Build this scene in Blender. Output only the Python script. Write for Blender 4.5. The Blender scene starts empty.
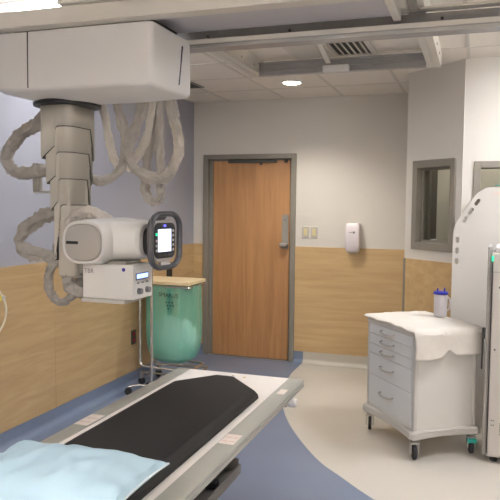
import bpy, bmesh, math, random
from mathutils import Vector, Matrix, noise
random.seed(7)
C = bpy.context.scene.collection
PI = math.pi
H = 2.752          # ceiling height
WL = -2.958        # left wall
WB = 6.72          # back wall

# ---------------------------------------------------------------- materials
def nodes_of(name):
    m = bpy.data.materials.new(name); m.use_nodes = True
    nt = m.node_tree; b = nt.nodes['Principled BSDF']
    return m, nt, b
def lin(c):
    return tuple(((v/255)/12.92 if v/255 <= .04045 else (((v/255)+.055)/1.055)**2.4) for v in c) + (1,)
def mat(name, rgb, rough=.5, metal=0, var=.04, scale=8, bump=0, bscale=200, spec=.5, coat=0, stretch=None, trans=0, alpha=1):
    m, nt, b = nodes_of(name)
    c = lin(rgb)
    b.inputs['Roughness'].default_value = rough
    b.inputs['Metallic'].default_value = metal
    b.inputs['Specular IOR Level'].default_value = spec
    b.inputs['Coat Weight'].default_value = coat
    b.inputs['Transmission Weight'].default_value = trans
    b.inputs['Alpha'].default_value = alpha
    tc = nt.nodes.new('ShaderNodeTexCoord'); mp = nt.nodes.new('ShaderNodeMapping')
    nt.links.new(tc.outputs['Object'], mp.inputs[0])
    if stretch: mp.inputs['Scale'].default_value = stretch
    n = nt.nodes.new('ShaderNodeTexNoise'); n.inputs['Scale'].default_value = scale; n.inputs['Detail'].default_value = 4
    nt.links.new(mp.outputs[0], n.inputs['Vector'])
    r = nt.nodes.new('ShaderNodeValToRGB')
    r.color_ramp.elements[0].position = .3; r.color_ramp.elements[1].position = .7
    r.color_ramp.elements[0].color = tuple(v*(1-var) for v in c[:3])+(1,)
    r.color_ramp.elements[1].color = tuple(min(1, v*(1+var)) for v in c[:3])+(1,)
    nt.links.new(n.outputs[0], r.inputs[0]); nt.links.new(r.outputs[0], b.inputs['Base Color'])
    if bump:
        n2 = nt.nodes.new('ShaderNodeTexNoise'); n2.inputs['Scale'].default_value = bscale; n2.inputs['Detail'].default_value = 3
        nt.links.new(mp.outputs[0], n2.inputs['Vector'])
        bp = nt.nodes.new('ShaderNodeBump'); bp.inputs['Strength'].default_value = bump; bp.inputs['Distance'].default_value = .01
        nt.links.new(n2.outputs[0], bp.inputs['Height']); nt.links.new(bp.outputs[0], b.inputs['Normal'])
    return m
def wood(name, c1, c2, stretch, scale=6, rough=.35):
    m, nt, b = nodes_of(name)
    b.inputs['Roughness'].default_value = rough
    tc = nt.nodes.new('ShaderNodeTexCoord'); mp = nt.nodes.new('ShaderNodeMapping'); mp.inputs['Scale'].default_value = stretch
    nt.links.new(tc.outputs['Object'], mp.inputs[0])
    n = nt.nodes.new('ShaderNodeTexNoise'); n.inputs['Scale'].default_value = scale; n.inputs['Detail'].default_value = 7
    n.inputs['Roughness'].default_value = .62; n.inputs['Distortion'].default_value = .6
    nt.links.new(mp.outputs[0], n.inputs['Vector'])
    r = nt.nodes.new('ShaderNodeValToRGB'); e = r.color_ramp.elements
    e[0].position = .32; e[1].position = .68; e[0].color = lin(c1); e[1].color = lin(c2)
    nt.links.new(n.outputs[0], r.inputs[0]); nt.links.new(r.outputs[0], b.inputs['Base Color'])
    return m
def speckle(name, c1, c2, scale=260, rough=.35, tile=0):
    m, nt, b = nodes_of(name)
    b.inputs['Roughness'].default_value = rough
    tc = nt.nodes.new('ShaderNodeTexCoord')
    n = nt.nodes.new('ShaderNodeTexNoise'); n.inputs['Scale'].default_value = scale; n.inputs['Detail'].default_value = 2
    n2 = nt.nodes.new('ShaderNodeTexNoise'); n2.inputs['Scale'].default_value = 1.4; n2.inputs['Detail'].default_value = 4
    nt.links.new(tc.outputs['Object'], n.inputs['Vector']); nt.links.new(tc.outputs['Object'], n2.inputs['Vector'])
    ad = nt.nodes.new('ShaderNodeMix'); ad.data_type = 'FLOAT'; ad.inputs[0].default_value = .35
    nt.links.new(n.outputs[0], ad.inputs[2]); nt.links.new(n2.outputs[0], ad.inputs[3])
    r = nt.nodes.new('ShaderNodeValToRGB'); e = r.color_ramp.elements
    e[0].position = .35; e[1].position = .65; e[0].color = lin(c1); e[1].color = lin(c2)
    nt.links.new(ad.outputs[0], r.inputs[0]); nt.links.new(r.outputs[0], b.inputs['Base Color'])
    return m
def emit(name, rgb, s):
    m, nt, b = nodes_of(name)
    b.inputs['Base Color'].default_value = lin(rgb)
    b.inputs['Emission Color'].default_value = lin(rgb); b.inputs['Emission Strength'].default_value = s
    return m

M = {}
M['paint'] = mat('beige wall paint', (201, 196, 188), .7, var=.012, scale=1.5, bump=.06, bscale=120)
M['paint_blue'] = mat('blue grey wall paint', (152, 153, 162), .7, var=.012, scale=1.5, bump=.06, bscale=120)
M['wain_back'] = wood('maple laminate x', (178, 148, 104), (196, 167, 122), (.5, 6, 7), 3.0, .38)
M['wain_left'] = wood('shaded maple laminate y', (170, 142, 102), (188, 161, 120), (6, .6, 6), 3.0, .38)  # same laminate as the back wall, darkened for shade on this side
M['door_wood'] = wood('door veneer', (158, 114, 74), (182, 136, 92), (7, 7, .45), 2.6, .4)
M['frame'] = mat('taupe metal paint', (128, 122, 112), .45, var=.02)
M['cove_blue'] = speckle('blue sheet vinyl cove', (98, 111, 134), (124, 136, 158), 240, .32)
M['floor_blue'] = speckle('blue sheet vinyl', (100, 112, 134), (126, 137, 158), 240, .36)
M['floor_beige'] = speckle('beige sheet vinyl', (186, 180, 170), (204, 199, 190), 240, .3)
M['cove_beige'] = speckle('beige vinyl cove', (176, 170, 158), (192, 187, 176), 240, .35)
M['tile'] = mat('acoustic ceiling tile', (226, 220, 212), .9, var=.03, scale=60, bump=.5, bscale=160)
M['grid'] = mat('ceiling grid', (205, 200, 192), .6, var=.01)
M['white_pl'] = mat('white moulded plastic', (212, 210, 209), .38, var=.01, scale=3)
M['head_pl'] = mat('pale grey moulded plastic', (208, 206, 203), .35, var=.01, scale=3)
M['column'] = mat('warm grey enamel', (180, 175, 165), .42, var=.015, scale=3)
M['column_d'] = mat('mid grey enamel', (142, 138, 130), .42, var=.015, scale=3)
M['cap'] = mat('satin silver plastic', (165, 161, 156), .3, .25, var=.01)
M['dark'] = mat('black plastic', (28, 28, 30), .45, var=.05)
M['tray'] = mat('shade darkened tray steel', (104, 100, 94), .45, .3, var=.03)  # colour darkened for the shade under the table top
M['seam'] = mat('seam shadow rubber', (70, 68, 64), .7, var=.02)
M['seam_b'] = mat('blue black slot', (30, 38, 60), .5, var=.02)
M['handle'] = mat('dark grey grip plastic', (66, 66, 70), .35, var=.03)
M['sleeve'] = mat('grey cable sleeve fabric', (158, 152, 145), .85, var=.08, scale=18, bump=.5, bscale=60)
M['sleeve_l'] = mat('pale cable sleeve fabric', (188, 182, 174), .8, var=.06, scale=18, bump=.4, bscale=60)
M['alu'] = mat('brushed aluminium', (182, 180, 176), .34, .7, var=.03, scale=4, stretch=(1, 20, 20))
M['rail'] = mat('beige enamel beam', (204, 199, 190), .45, var=.015, scale=2)
M['rail_in'] = mat('grey steel channel', (162, 160, 160), .4, .35, var=.03)
M['plate'] = mat('grey steel plate', (186, 184, 190), .4, .2, var=.02, scale=2)
M['bright_plate'] = mat('bright switch plate', (208, 203, 194), .25, .35, var=.03)
M['chrome'] = mat('chrome', (205, 203, 200), .18, .9, var=.02)
M['steel'] = mat('stainless steel', (176, 173, 170), .32, .6, var=.05, scale=5, stretch=(1, 1, 12))
M['laminate'] = mat('white table laminate', (228, 222, 216), .4, var=.012)
M['table_rail'] = mat('satin grey table rail', (160, 159, 151), .38, .15, var=.02, stretch=(1, 8, 1))
M['vinyl'] = mat('black pad vinyl', (30, 29, 29), .6, var=.08, scale=3, bump=.15, bscale=180, spec=.25)
M['pillow'] = mat('light blue pillow cloth', (168, 194, 208), .8, var=.03, scale=5, bump=.12, bscale=300)
M['seamline'] = mat('pillow seam thread', (205, 214, 218), .85, var=.02)
M['sticker'] = mat('white printed sticker', (226, 214, 204), .5, var=.03, scale=120)
M['red_ink'] = mat('red ink', (216, 190, 182), .6, var=.05)
M['brass'] = mat('brass', (190, 165, 90), .35, .6, var=.05)
M['lid_wood'] = wood('pale lid board', (206, 184, 144), (222, 202, 164), (2, 6, 6), 4, .5)
M['ivory'] = mat('ivory plastic', (205, 192, 142), .4, var=.02)
M['disp'] = mat('lilac white plastic', (214, 205, 208), .35, var=.01)
M['outlet'] = mat('red outlet', (150, 40, 46), .45, var=.05)
M['outlet_p'] = mat('dark green grey plate', (72, 86, 76), .4, .3, var=.04)
M['cart'] = mat('cart pale grey enamel', (197, 194, 189), .36, var=.01)
M['cart_front'] = mat('cart drawer white', (198, 199, 200), .36, var=.01)
M['cart_grey'] = mat('cart grey plastic', (180, 176, 171), .45, var=.02)
M['towel'] = mat('white terry towel', (214, 208, 200), .95, var=.03, scale=25, bump=.5, bscale=400)
M['rubber'] = mat('black rubber', (34, 34, 36), .6, var=.05)
M['teal'] = mat('teal plastic', (30, 150, 140), .45, var=.03)
M['blue_pl'] = mat('royal blue plastic', (40, 46, 150), .4, var=.03)
M['jar'] = mat('frosted canister plastic', (222, 220, 226), .35, var=.02, trans=.55)
M['board'] = mat('milky translucent board', (200, 196, 190), .5, var=.012, scale=2, trans=.22)
M['cabinet'] = mat('cabinet grey enamel', (186, 180, 174), .42, var=.015, scale=3)
M['cabinet_d'] = mat('cabinet edge grey', (150, 146, 142), .42, var=.015, scale=3)
M['glass'] = mat('window glass', (235, 240, 238), .03, var=0, trans=1)
M['glass'].node_tree.nodes['Principled BSDF'].inputs['IOR'].default_value = 1.2
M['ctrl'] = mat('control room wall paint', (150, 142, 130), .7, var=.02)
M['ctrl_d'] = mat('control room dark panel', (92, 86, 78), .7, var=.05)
M['tube_w'] = mat('clear white tubing', (214, 208, 190), .4, var=.02)
M['yellow'] = mat('yellow tag', (214, 200, 40), .5, var=.03)
M['ink'] = mat('dark ink', (26, 50, 48), .6, var=.02)
M['ink_grey'] = mat('grey printed ink', (120, 118, 122), .6, var=.02)
M['troffer'] = emit('fluorescent diffuser', (250, 250, 253), 17.0)
M['added_strip_dn'] = emit('added strip downward lens', (250, 250, 253), 34.0)
M['troffer_a'] = emit('left fluorescent diffuser', (250, 250, 253), 9.0)
M['added_strip_up'] = emit('added strip upward lens', (250, 250, 253), 150.0)
M['lamp_disc'] = emit('downlight lens', (255, 244, 224), 12)
M['added_dim_lens'] = emit('added dim lens', (255, 244, 225), 14.0)
M['screen'] = emit('lit touch screen', (214, 228, 255), .6)
M['lcd'] = emit('lit blue display', (150, 178, 255), 1.3)
M['led_green'] = emit('green indicator', (40, 220, 150), 1.0)
M['led_blue'] = emit('blue indicator', (90, 90, 255), 1.2)
# green bag: slightly see-through film
m, nt, b = nodes_of('green film bag'); M['bag'] = m
b.inputs['Base Color'].default_value = lin((112, 196, 172)); b.inputs['Roughness'].default_value = .28
b.inputs['Alpha'].default_value = .52
tc = nt.nodes.new('ShaderNodeTexCoord'); mp = nt.nodes.new('ShaderNodeMapping'); mp.inputs['Scale'].default_value = (6, 6, 1.2); nt.links.new(tc.outputs['Object'], mp.inputs[0])
n_ = nt.nodes.new('ShaderNodeTexNoise'); n_.inputs['Scale'].default_value = 3; n_.inputs['Detail'].default_value = 5; nt.links.new(mp.outputs[0], n_.inputs['Vector'])
bp_ = nt.nodes.new('ShaderNodeBump'); bp_.inputs['Strength'].default_value = .8; bp_.inputs['Distance'].default_value = .03; nt.links.new(n_.outputs[0], bp_.inputs['Height']); nt.links.new(bp_.outputs[0], b.inputs['Normal'])
b.inputs['Subsurface Weight'].default_value = 0
M['linen'] = mat('crumpled linen', (214, 238, 228), .9, var=.08, scale=9, bump=.5, bscale=20)

# ---------------------------------------------------------------- mesh helpers
class MB:
    def __init__(s): s.bm = bmesh.new()
    def quad(s, *vs):
        v = [s.bm.verts.new(p) for p in vs]; f = s.bm.faces.new(v); return f
    def box(s, x0, x1, y0, y1, z0, z1, mi=0):
        v = [s.bm.verts.new(p) for p in ((x0,y0,z0),(x1,y0,z0),(x1,y1,z0),(x0,y1,z0),(x0,y0,z1),(x1,y0,z1),(x1,y1,z1),(x0,y1,z1))]
        for f in ((3,2,1,0),(4,5,6,7),(0,1,5,4),(1,2,6,5),(2,3,7,6),(3,0,4,7)):
            s.bm.faces.new([v[i] for i in f]).material_index = mi
        return s
    def loop_loft(s, loops, cap0=True, cap1=True, closed=True):
        rings = [[s.bm.verts.new(p) for p in L] for L in loops]
        n = len(rings[0])
        for a, b in zip(rings, rings[1:]):
            for i in range(n if closed else n-1):
                j = (i+1) % n
                s.bm.faces.new((a[i], a[j], b[j], b[i])).smooth = True
        if cap0: s.bm.faces.new(rings[0][::-1])
        if cap1: s.bm.faces.new(rings[-1])
        return s
    def prism(s, poly, z0, z1):
        return s.loop_loft([[(x, y, z0) for x, y in poly], [(x, y, z1) for x, y in poly]])
    def tube(s, pts, r, seg=10, flat=None, wr=0, seed=0, cap=True):
        pts = [Vector(p) for p in pts]; loops = []
        up = None; sum_len = [0]
        for a_, b_ in zip(pts, pts[1:]): sum_len.append(sum_len[-1]+(b_-a_).length)
        for i, p in enumerate(pts):
            t = (pts[min(i+1, len(pts)-1)]-pts[max(i-1, 0)]).normalized()
            if up is None:
                up = Vector((0, 1, 0)) if abs(t.y) < .9 else Vector((1, 0, 0))
            a = (up - t*up.dot(t)).normalized(); b = t.cross(a); up = a
            ra, rb = (r, r) if flat is None else flat
            L = []
            for k in range(seg):
                th = 2*PI*k/seg; d = a*math.cos(th)*ra + b*math.sin(th)*rb
                if wr:
                    q = p+d
                    sl = sum_len[i]; cx_, sx_ = math.cos(th), math.sin(th)
                    f = 1 + wr*(1.5*noise.noise(Vector((1.6*cx_+seed*3.1, 1.6*sx_, sl*9))) + .7*noise.noise(Vector((2.5*cx_, 2.5*sx_+seed, sl*34)))
                        + .5*noise.noise(q*60)) - wr*.5*abs(noise.noise(Vector((3*cx_, 3*sx_, sl*20+seed))))
                    d = d*f
                L.append(p+d)
            loops.append(L)
        return s.loop_loft(loops, cap, cap)
    def lathe(s, prof, cx=0, cy=0, seg=24, mat4=None):
        loops = []
        for r, z in prof:
            L = [Vector((cx+r*math.cos(2*PI*k/seg), cy+r*math.sin(2*PI*k/seg), z)) for k in range(seg)]
            if mat4 is not None: L = [mat4 @ v for v in L]
            loops.append(L)
        return s.loop_loft(loops)
    def build(s, name, m, parent=None, off=(0, 0, 0), bevel=0, sub=0, seg=2, smooth=None, sharp=32):
        bm = s.bm
        bmesh.ops.recalc_face_normals(bm, faces=bm.faces)
        if any(off): bmesh.ops.translate(bm, verts=bm.verts, vec=[-c for c in off])
        if smooth is not None:
            for f in bm.faces: f.smooth = smooth
        me = bpy.data.meshes.new(name); bm.to_mesh(me); bm.free()
        if not bevel: me.set_sharp_from_angle(angle=math.radians(sharp))
        for mm in (m if isinstance(m, (list, tuple)) else [m]): me.materials.append(M[mm] if isinstance(mm, str) else mm)
        o = bpy.data.objects.new(name, me); C.objects.link(o)
        if parent: o.parent = parent
        if bevel:
            b = o.modifiers.new('bevel', 'BEVEL'); b.width = bevel; b.segments = seg; b.limit_method = 'ANGLE'; b.angle_limit = math.radians(40)
            b.harden_normals = True
            for p in me.polygons: p.use_smooth = True
        if sub:
            b = o.modifiers.new('sub', 'SUBSURF'); b.levels = sub; b.render_levels = sub
        return o
def tag(o, label=None, cat=None, group=None, kind=None):
    if label: o['label'] = label
    if cat: o['category'] = cat
    if group: o['group'] = group
    if kind: o['kind'] = kind
    return o
def thing(name, label, cat, loc=(0, 0, 0), rz=0, group=None):
    o = bpy.data.objects.new(name, None); o.empty_display_size = .1; C.objects.link(o)
    o.location = loc; o.rotation_euler = (0, 0, rz)
    return tag(o, label, cat, group)
def struct(name, mb, m, parent=None, **k):
    o = mb.build(name, m, parent, **k)
    if not parent: o['kind'] = 'structure'
    return o
def box(x0, x1, y0, y1, z0, z1): return MB().box(x0, x1, y0, y1, z0, z1)
def smooth_path(pts, n=8):
    P = [Vector(p) for p in pts]; P = [P[0]*2-P[1]] + P + [P[-1]*2-P[-2]]; out = []
    for i in range(1, len(P)-2):
        for k in range(n):
            t = k/n; a, b, c, d = P[i-1], P[i], P[i+1], P[i+2]
            out.append(.5*((2*b)+(c-a)*t+(2*a-5*b+4*c-d)*t*t+(3*b-a-3*c+d)*t**3))
    out.append(P[-2]); return out
def rrect(cx, cy, w, h, r, seg=5):
    out = []
    for sx, sy, a0 in ((1, 1, 0), (-1, 1, 90), (-1, -1, 180), (1, -1, 270)):
        for k in range(seg+1):
            a = math.radians(a0+90*k/seg)
            out.append((cx+sx*(w/2-r)+r*math.cos(a), cy+sy*(h/2-r)+r*math.sin(a)))
    return out
def text_on(s, size, m, parent, origin, xdir, ydir, name='lettering', lift=.0015, off=(0,0,0), space=1.0):
    cu = bpy.data.curves.new('t', 'FONT'); cu.body = s; cu.size = size; cu.extrude = .0004; cu.space_character = space
    t = bpy.data.objects.new('t', cu); C.objects.link(t)
    bpy.context.view_layer.update()
    me = bpy.data.meshes.new_from_object(t.evaluated_get(bpy.context.evaluated_depsgraph_get()))
    bpy.data.objects.remove(t)
    X = Vector(xdir).normalized(); Y = Vector(ydir).normalized(); Z = X.cross(Y)
    W = Matrix((X, Y, Z)).transposed().to_4x4(); W.translation = Vector(origin)+Z*lift-Vector(off)
    me.transform(W); me.materials.clear(); me.materials.append(M[m]); me.name = name
    o = bpy.data.objects.new(name, me); C.objects.link(o); o.parent = parent
    return o

# ---------------------------------------------------------------- camera
cam = bpy.data.cameras.new('camera'); co = bpy.data.objects.new('camera', cam); C.objects.link(co)
cam.sensor_width = 36; cam.lens = 665.8/500*36; cam.clip_start = .05
yaw, pitch, roll, ch = .3299, -.067, .0094, 1.645
fwd = Vector((-math.sin(yaw)*math.cos(pitch), math.cos(yaw)*math.cos(pitch), math.sin(pitch)))
right = Vector((math.cos(yaw), math.sin(yaw), 0)); up = right.cross(fwd)
r2 = right*math.cos(roll)+up*math.sin(roll); u2 = -right*math.sin(roll)+up*math.cos(roll)
mm = Matrix((r2, u2, -fwd)).transposed().to_4x4(); mm.translation = (0, 0, ch)
co.matrix_world = mm
bpy.context.scene.camera = co

# ---------------------------------------------------------------- room shell
XR, YR = 2.7, -1.9         # right wall, rear wall
curve = [(-1.70, WB), (-1.70, 6.45), (-1.69, 6.2), (-1.655, 5.95), (-1.60, 5.64), (-1.49, 5.22), (-1.33, 4.82), (-1.14, 4.46),
         (-.93, 4.13), (-.75, 3.93), (-.53, 3.70), (-.2, 3.42), (.3, 3.12), (1.1, 2.85), (XR, 2.7)]
sc = [tuple(v)[:2] for v in smooth_path([(x, y, 0) for x, y in curve], 6)]
mb = MB()
f = mb.bm.faces.new([mb.bm.verts.new((x, y, 0)) for x, y in [(WL, WB), (WL, .9), (XR, .9)] + sc[::-1]]); f.material_index = 1
mb.quad((WL, YR, 0), (XR, YR, 0), (XR, .9, 0), (WL, .9, 0))  # unseen rear floor, kept beige so it bounces more light
f = mb.bm.faces.new([mb.bm.verts.new((x, y, 0)) for x, y in sc + [(XR, WB)]])
floor = struct('floor', mb, ['floor_beige', 'floor_blue'])
struct('floor_slab', box(WL-.1, XR+.1, YR-.1, WB+.1, -.12, -.004), 'cove_beige', floor)
# left wall
wl = struct('wall_left', box(WL-.12, WL, YR, WB+.1, 0, H), 'paint_blue')
ys = [YR, -1.0, .22, 1.44, 2.66, 4.165, 5.04, 5.49, 5.86, WB]
for a, b_ in zip(ys, ys[1:]):
    struct('wainscot_panel', box(WL, WL+.009, a+.0012, b_-.0012, .12, 1.222), 'wain_left', wl, bevel=.0015)
struct('wainscot_backing', box(WL, WL+.004, YR, WB, .12, 1.22), 'seam', wl)
def cove(p, q, n, m, name, parent, h=.12, r=.05):
    """vinyl skirting that curves out onto the floor; n = unit normal into the room"""
    mb = MB(); n = Vector((n[0], n[1], 0)); rows = []
    prof = [(.0, h), (.006, h)] + [(.006+r*(1-math.cos(math.radians(a))), r*(1-math.sin(math.radians(a)))+.0015) for a in range(0, 91, 10)] + [(.006+r+.03, .0012)]
    for P in (p, q):
        rows.append([Vector((P[0], P[1], z))+n*d for d, z in prof])
    mb.loop_loft(rows, False, False, closed=False)
    return mb.build(name, m, parent, smooth=True)
cove((WL, YR), (WL, WB), (1, 0), 'cove_blue', 'vinyl_cove', wl)
# back wall
wb = struct('wall_back', MB().box(WL-.1, -2.80, WB, WB+.12, 0, H).box(-1.83, XR+.1, WB, WB+.12, 0, H).box(-2.80, -1.83, WB, WB+.12, 2.16, H), 'paint')
struct('wainscot_panel', box(WL+.009, -2.825, WB-.009, WB, .12, 1.222), 'wain_back', wb, bevel=.0015)
struct('wainscot_panel', box(-1.81, -.55, WB-.009, WB, .12, 1.222), 'wain_back', wb, bevel=.0015)
cove((WL, WB), (-2.822, WB), (0, -1), 'cove_blue', 'vinyl_cove', wb)
cove((-1.805, WB), (-1.70, WB), (0, -1), 'cove_blue', 'vinyl_cove', wb)
cove((-1.70, WB), (-.58, WB), (0, -1), 'cove_beige', 'vinyl_cove', wb)
# diagonal wall with window, front right wall with window
A = Vector((-.582, 5.727, 0)); B = Vector((-.125, 5.297, 0)); L = (B-A).length
u = (B-A).normalized(); n = Vector((u.y, -u.x, 0))   # n points into the room
def dpt(s_, z, d=0): return A + u*s_ + n*d + Vector((0, 0, z))
def dbox(mb, s0, s1, z0, z1, d0, d1):
    c = [dpt(s, z, d) for z in (z0, z1) for (s, d) in ((s0, d0), (s1, d0), (s1, d1), (s0, d1))]
    v = [mb.bm.verts.new(p) for p in c]
    for f in ((3,2,1,0),(4,5,6,7),(0,1,5,4),(1,2,6,5),(2,3,7,6),(3,0,4,7)): mb.bm.faces.new([v[i] for i in f])
    return mb
W0, W1, WZ0, WZ1 = .128, .525, 1.345, 1.972      # opening of window_1
TH = .12
mb = MB()
for a in ((0, W0, 0, H), (W1, L, 0, H), (W0, W1, 0, WZ0), (W0, W1, WZ1, H)): dbox(mb, *a, -TH, 0)
wd = struct('wall_right', mb, 'paint')
mb = dbox(MB(), .022, L-.002, .12, 1.215, 0, .009); struct('wainscot_panel', mb, 'wain_back', wd, bevel=.0015)
mb = dbox(MB(), -.002, .02, .0, 1.215, -.02, .012); struct('corner_guard', mb, 'frame', wd, bevel=.003)
cove(A[:2], B[:2], (n.x, n.y), 'cove_beige', 'vinyl_cove', wd)
# return wall behind the diagonal wall, up to the back wall
struct('wall_recess', box(-.582, -.47, 5.80, WB, 0, H), 'paint')
O0, O1, OZ0, OZ1 = .006, .86, 1.345, 1.94
wf = struct('wall_front_right', MB().box(-.125, O0, 5.30, 5.42, 0, H).box(O1, XR+.1, 5.30, 5.42, 0, H).box(O0, O1, 5.30, 5.42, 0, OZ0).box(O0, O1, 5.30, 5.42, OZ1, H), 'paint')
struct('wainscot_panel', box(-.122, XR, 5.291, 5.30, .12, 1.215), 'wain_back', wf, bevel=.0015)
cove((-.125, 5.30), (XR, 5.30), (0, -1), 'cove_beige', 'vinyl_cove', wf)
# far sides of the room (out of the picture, they bounce the light)
wr = struct('wall_side_right', box(XR, XR+.1, YR, WB+.1, 0, H), 'paint')
wq = struct('wall_rear', box(WL-.1, XR+.1, YR-.1, YR, 0, H), 'paint')
# window_1
mb = MB(); fo = .05
dbox(mb, W0-fo+.012, W0+.012, WZ0-fo, WZ1+fo, -TH-.012, .016); dbox(mb, W1-.012, W1+fo-.012, WZ0-fo, WZ1+fo, -TH-.012, .016)
dbox(mb, W0, W1, WZ1-.012, WZ1+fo, -TH-.012, .016); dbox(mb, W0, W1, WZ0-fo, WZ0+.012, -TH-.012, .016)
w1 = struct('window_1', mb, 'frame', bevel=.003)
mb = MB()
for a in ((W0+.012, W0+.03, WZ0+.012, WZ1-.012), (W1-.03, W1-.012, WZ0+.012, WZ1-.012), (W0+.012, W1-.012, WZ0+.012, WZ0+.03), (W0+.012, W1-.012, WZ1-.03, WZ1-.012)):
    dbox(mb, *a, -.085, -.045)
mb.build('glazing_bead', 'frame', w1, bevel=.002)
dbox(MB(), W0+.02, W1-.02, WZ0+.02, WZ1-.02, -.068, -.062).build('glass_pane', 'glass', w1)
# window_2
mb = MB()
mb.box(O0-.05, O0, 5.284, 5.43, OZ0-.05, OZ1+.05); mb.box(O1, O1+.05, 5.284, 5.43, OZ0-.05, OZ1+.05)
mb.box(O0, O1, 5.284, 5.43, OZ1, OZ1+.05); mb.box(O0, O1, 5.284, 5.43, OZ0-.05, OZ0)
w2 = struct('window_2', mb, 'frame', bevel=.003)
box(O0, O1, 5.355, 5.361, OZ0, OZ1).build('glass_pane', 'glass', w2)
# control room behind the windows
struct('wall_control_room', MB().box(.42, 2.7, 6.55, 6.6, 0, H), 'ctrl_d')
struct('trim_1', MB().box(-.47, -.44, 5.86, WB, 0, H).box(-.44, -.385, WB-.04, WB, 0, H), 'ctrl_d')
t = thing('added_control_room_light', 'dim light added out of view in the room behind the windows', 'ceiling light', (.1, 6.2, H))  # unseen lamp added so the room behind the windows reads lighter
MB().box(-.25, .2, -.15, .15, -.03, 0).build('lens', 'added_dim_lens', t)
# ceiling
ceil = struct('ceiling', MB().box(WL-.1, XR+.1, YR-.1, WB+.1, H, H+.1), 'tile')
mb = MB(); gx0, gy0, g = -.105, 6.14, .61
x = gx0-5*g
while x < XR:
    if x > WL: mb.box(x-.012, x+.012, YR, WB, H-.004, H)
    x += g
y = gy0
while y > YR:
    mb.box(WL, XR, y-.012, y+.012, H-.0045, H); y -= g
mb.build('ceiling_grid', 'grid', ceil)
mb = MB().box(WL, XR, WB-.02, WB, H-.006, H).box(WL, WL+.02, YR, WB, H-.006, H); mb.build('wall_angle', 'grid', ceil)

# ---------------------------------------------------------------- door
dr = struct('door_1', MB().box(-2.738, -1.875, WB+.028, WB+.072, .008, 2.118), 'door_wood', bevel=.002)
mb = MB()
mb.box(-2.838, -2.783, WB-.02, WB+.14, 0, 2.185).box(-1.85, -1.800, WB-.02, WB+.14, 0, 2.185).box(-2.783, -1.85, WB-.02, WB+.14, 2.135, 2.185)
mb.box(-2.783, -2.742, WB+.03, WB+.14, 0, 2.135).box(-1.872, -1.85, WB+.03, WB+.14, 0, 2.135).box(-2.742, -1.872, WB+.03, WB+.14, 2.12, 2.135)
mb.build('door_frame', 'frame', dr, bevel=.003)
mb = MB().box(-2.56, -2.02, WB-.002, WB+.03, 2.095, 2.128).box(-2.2, -2.17, WB-.006, WB+.0, 2.07, 2.095).box(-1.935, -1.905, WB, WB+.03, 2.095, 2.125)
mb.build('door_closer_track', 'seam', dr, bevel=.003)
hp = box(-1.955, -1.885, WB+.018, WB+.028, 1.19, 1.55).build('handle_plate', 'column_d', dr, bevel=.003)
MB().box(-1.968, -1.884, WB-.045, WB+.018, 1.215, 1.255).build('paddle_lever', 'steel', hp, bevel=.012, seg=3)
MB().lathe([(.0, 0), (.014, 0), (.012, .008), (0, .008)], seg=16, mat4=Matrix.Translation((-1.922, WB+.018, 1.50)) @ Matrix.Rotation(PI/2, 4, 'X')).build('lock_cylinder', 'chrome', hp)
box(-2.742, -1.872, WB+.02, WB+.1, 0, .006).build('threshold', 'frame', dr)

# ---------------------------------------------------------------- wall items
def switch(x, label):
    t = thing('light_switch', label, 'light switch', (x, WB, 1.372), group='pair of wall switches')
    p = MB().box(-.036, .036, -.008, 0, -.062, .062).build('cover_plate', 'bright_plate', t, bevel=.007)
    MB().box(-.017, .017, -.013, -.006, -.036, .036).build('rocker', 'ivory', t, bevel=.003)
    MB().lathe([(0, 0), (.004, 0), (.004, .002), (0, .002)], seg=10, mat4=Matrix.Translation((0, -.008, .05)) @ Matrix.Rotation(PI/2, 4, 'X')).build('screw', 'chrome', t)
    MB().lathe([(0, 0), (.004, 0), (.004, .002), (0, .002)], seg=10, mat4=Matrix.Translation((0, -.008, -.05)) @ Matrix.Rotation(PI/2, 4, 'X')).build('screw', 'chrome', t)
switch(-1.695, 'steel switch plate with ivory rocker, the one nearer the wooden door')
switch(-1.602, 'steel switch plate with ivory rocker, the one farther from the wooden door')
t = thing('soap_dispenser', 'white wall dispenser mounted where paint meets wood panelling, right of the switches', 'dispenser', (-1.19, WB, 1.33))
mb = MB(); loops = []
for z, w, d0, d in ((-.145, .10, -.085, .05), (-.13, .125, -.105, .09), (-.09, .14, -.118, .118), (.05, .145, -.115, .115), (.12, .143, -.10, .10), (.143, .13, -.085, .085)):
    loops.append([(x, min(0, y), z) for x, y in rrect(0, -d/2 if d0 == 0 else (d0+0)/2, w, abs(d0), .02)])
mb.loop_loft(loops).build('housing', 'disp', t)
box(-.05, .05, -.07, -.02, -.155, -.140).build('nozzle', 'cart_grey', t, bevel=.004)
MB().lathe([(0, 0), (.012, 0), (.012, .004), (0, .004)], seg=14, mat4=Matrix.Translation((.02, -.116, .055)) @ Matrix.Rotation(PI/2, 4, 'X')).build('emblem', 'ink_grey', t)
box(-.03, .005, -.1175, -.115, .052, .057).build('emblem_line', 'ink_grey', t)
box(-.058, -.035, -.05, -.03, .143, .158).build('red_button', 'red_ink', t, bevel=.003)
t = thing('wall_outlet', 'dark wall outlet with two red sockets low on the left panelling', 'outlet', (WL+.009, 5.345, .435))
box(0, .006, -.045, .045, -.065, .065).build('cover_plate', 'outlet_p', t, bevel=.003)
for z in (-.03, .03): box(.006, .010, -.022, .022, z-.02, z+.02).build('socket', 'outlet', t, bevel=.004)
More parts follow.
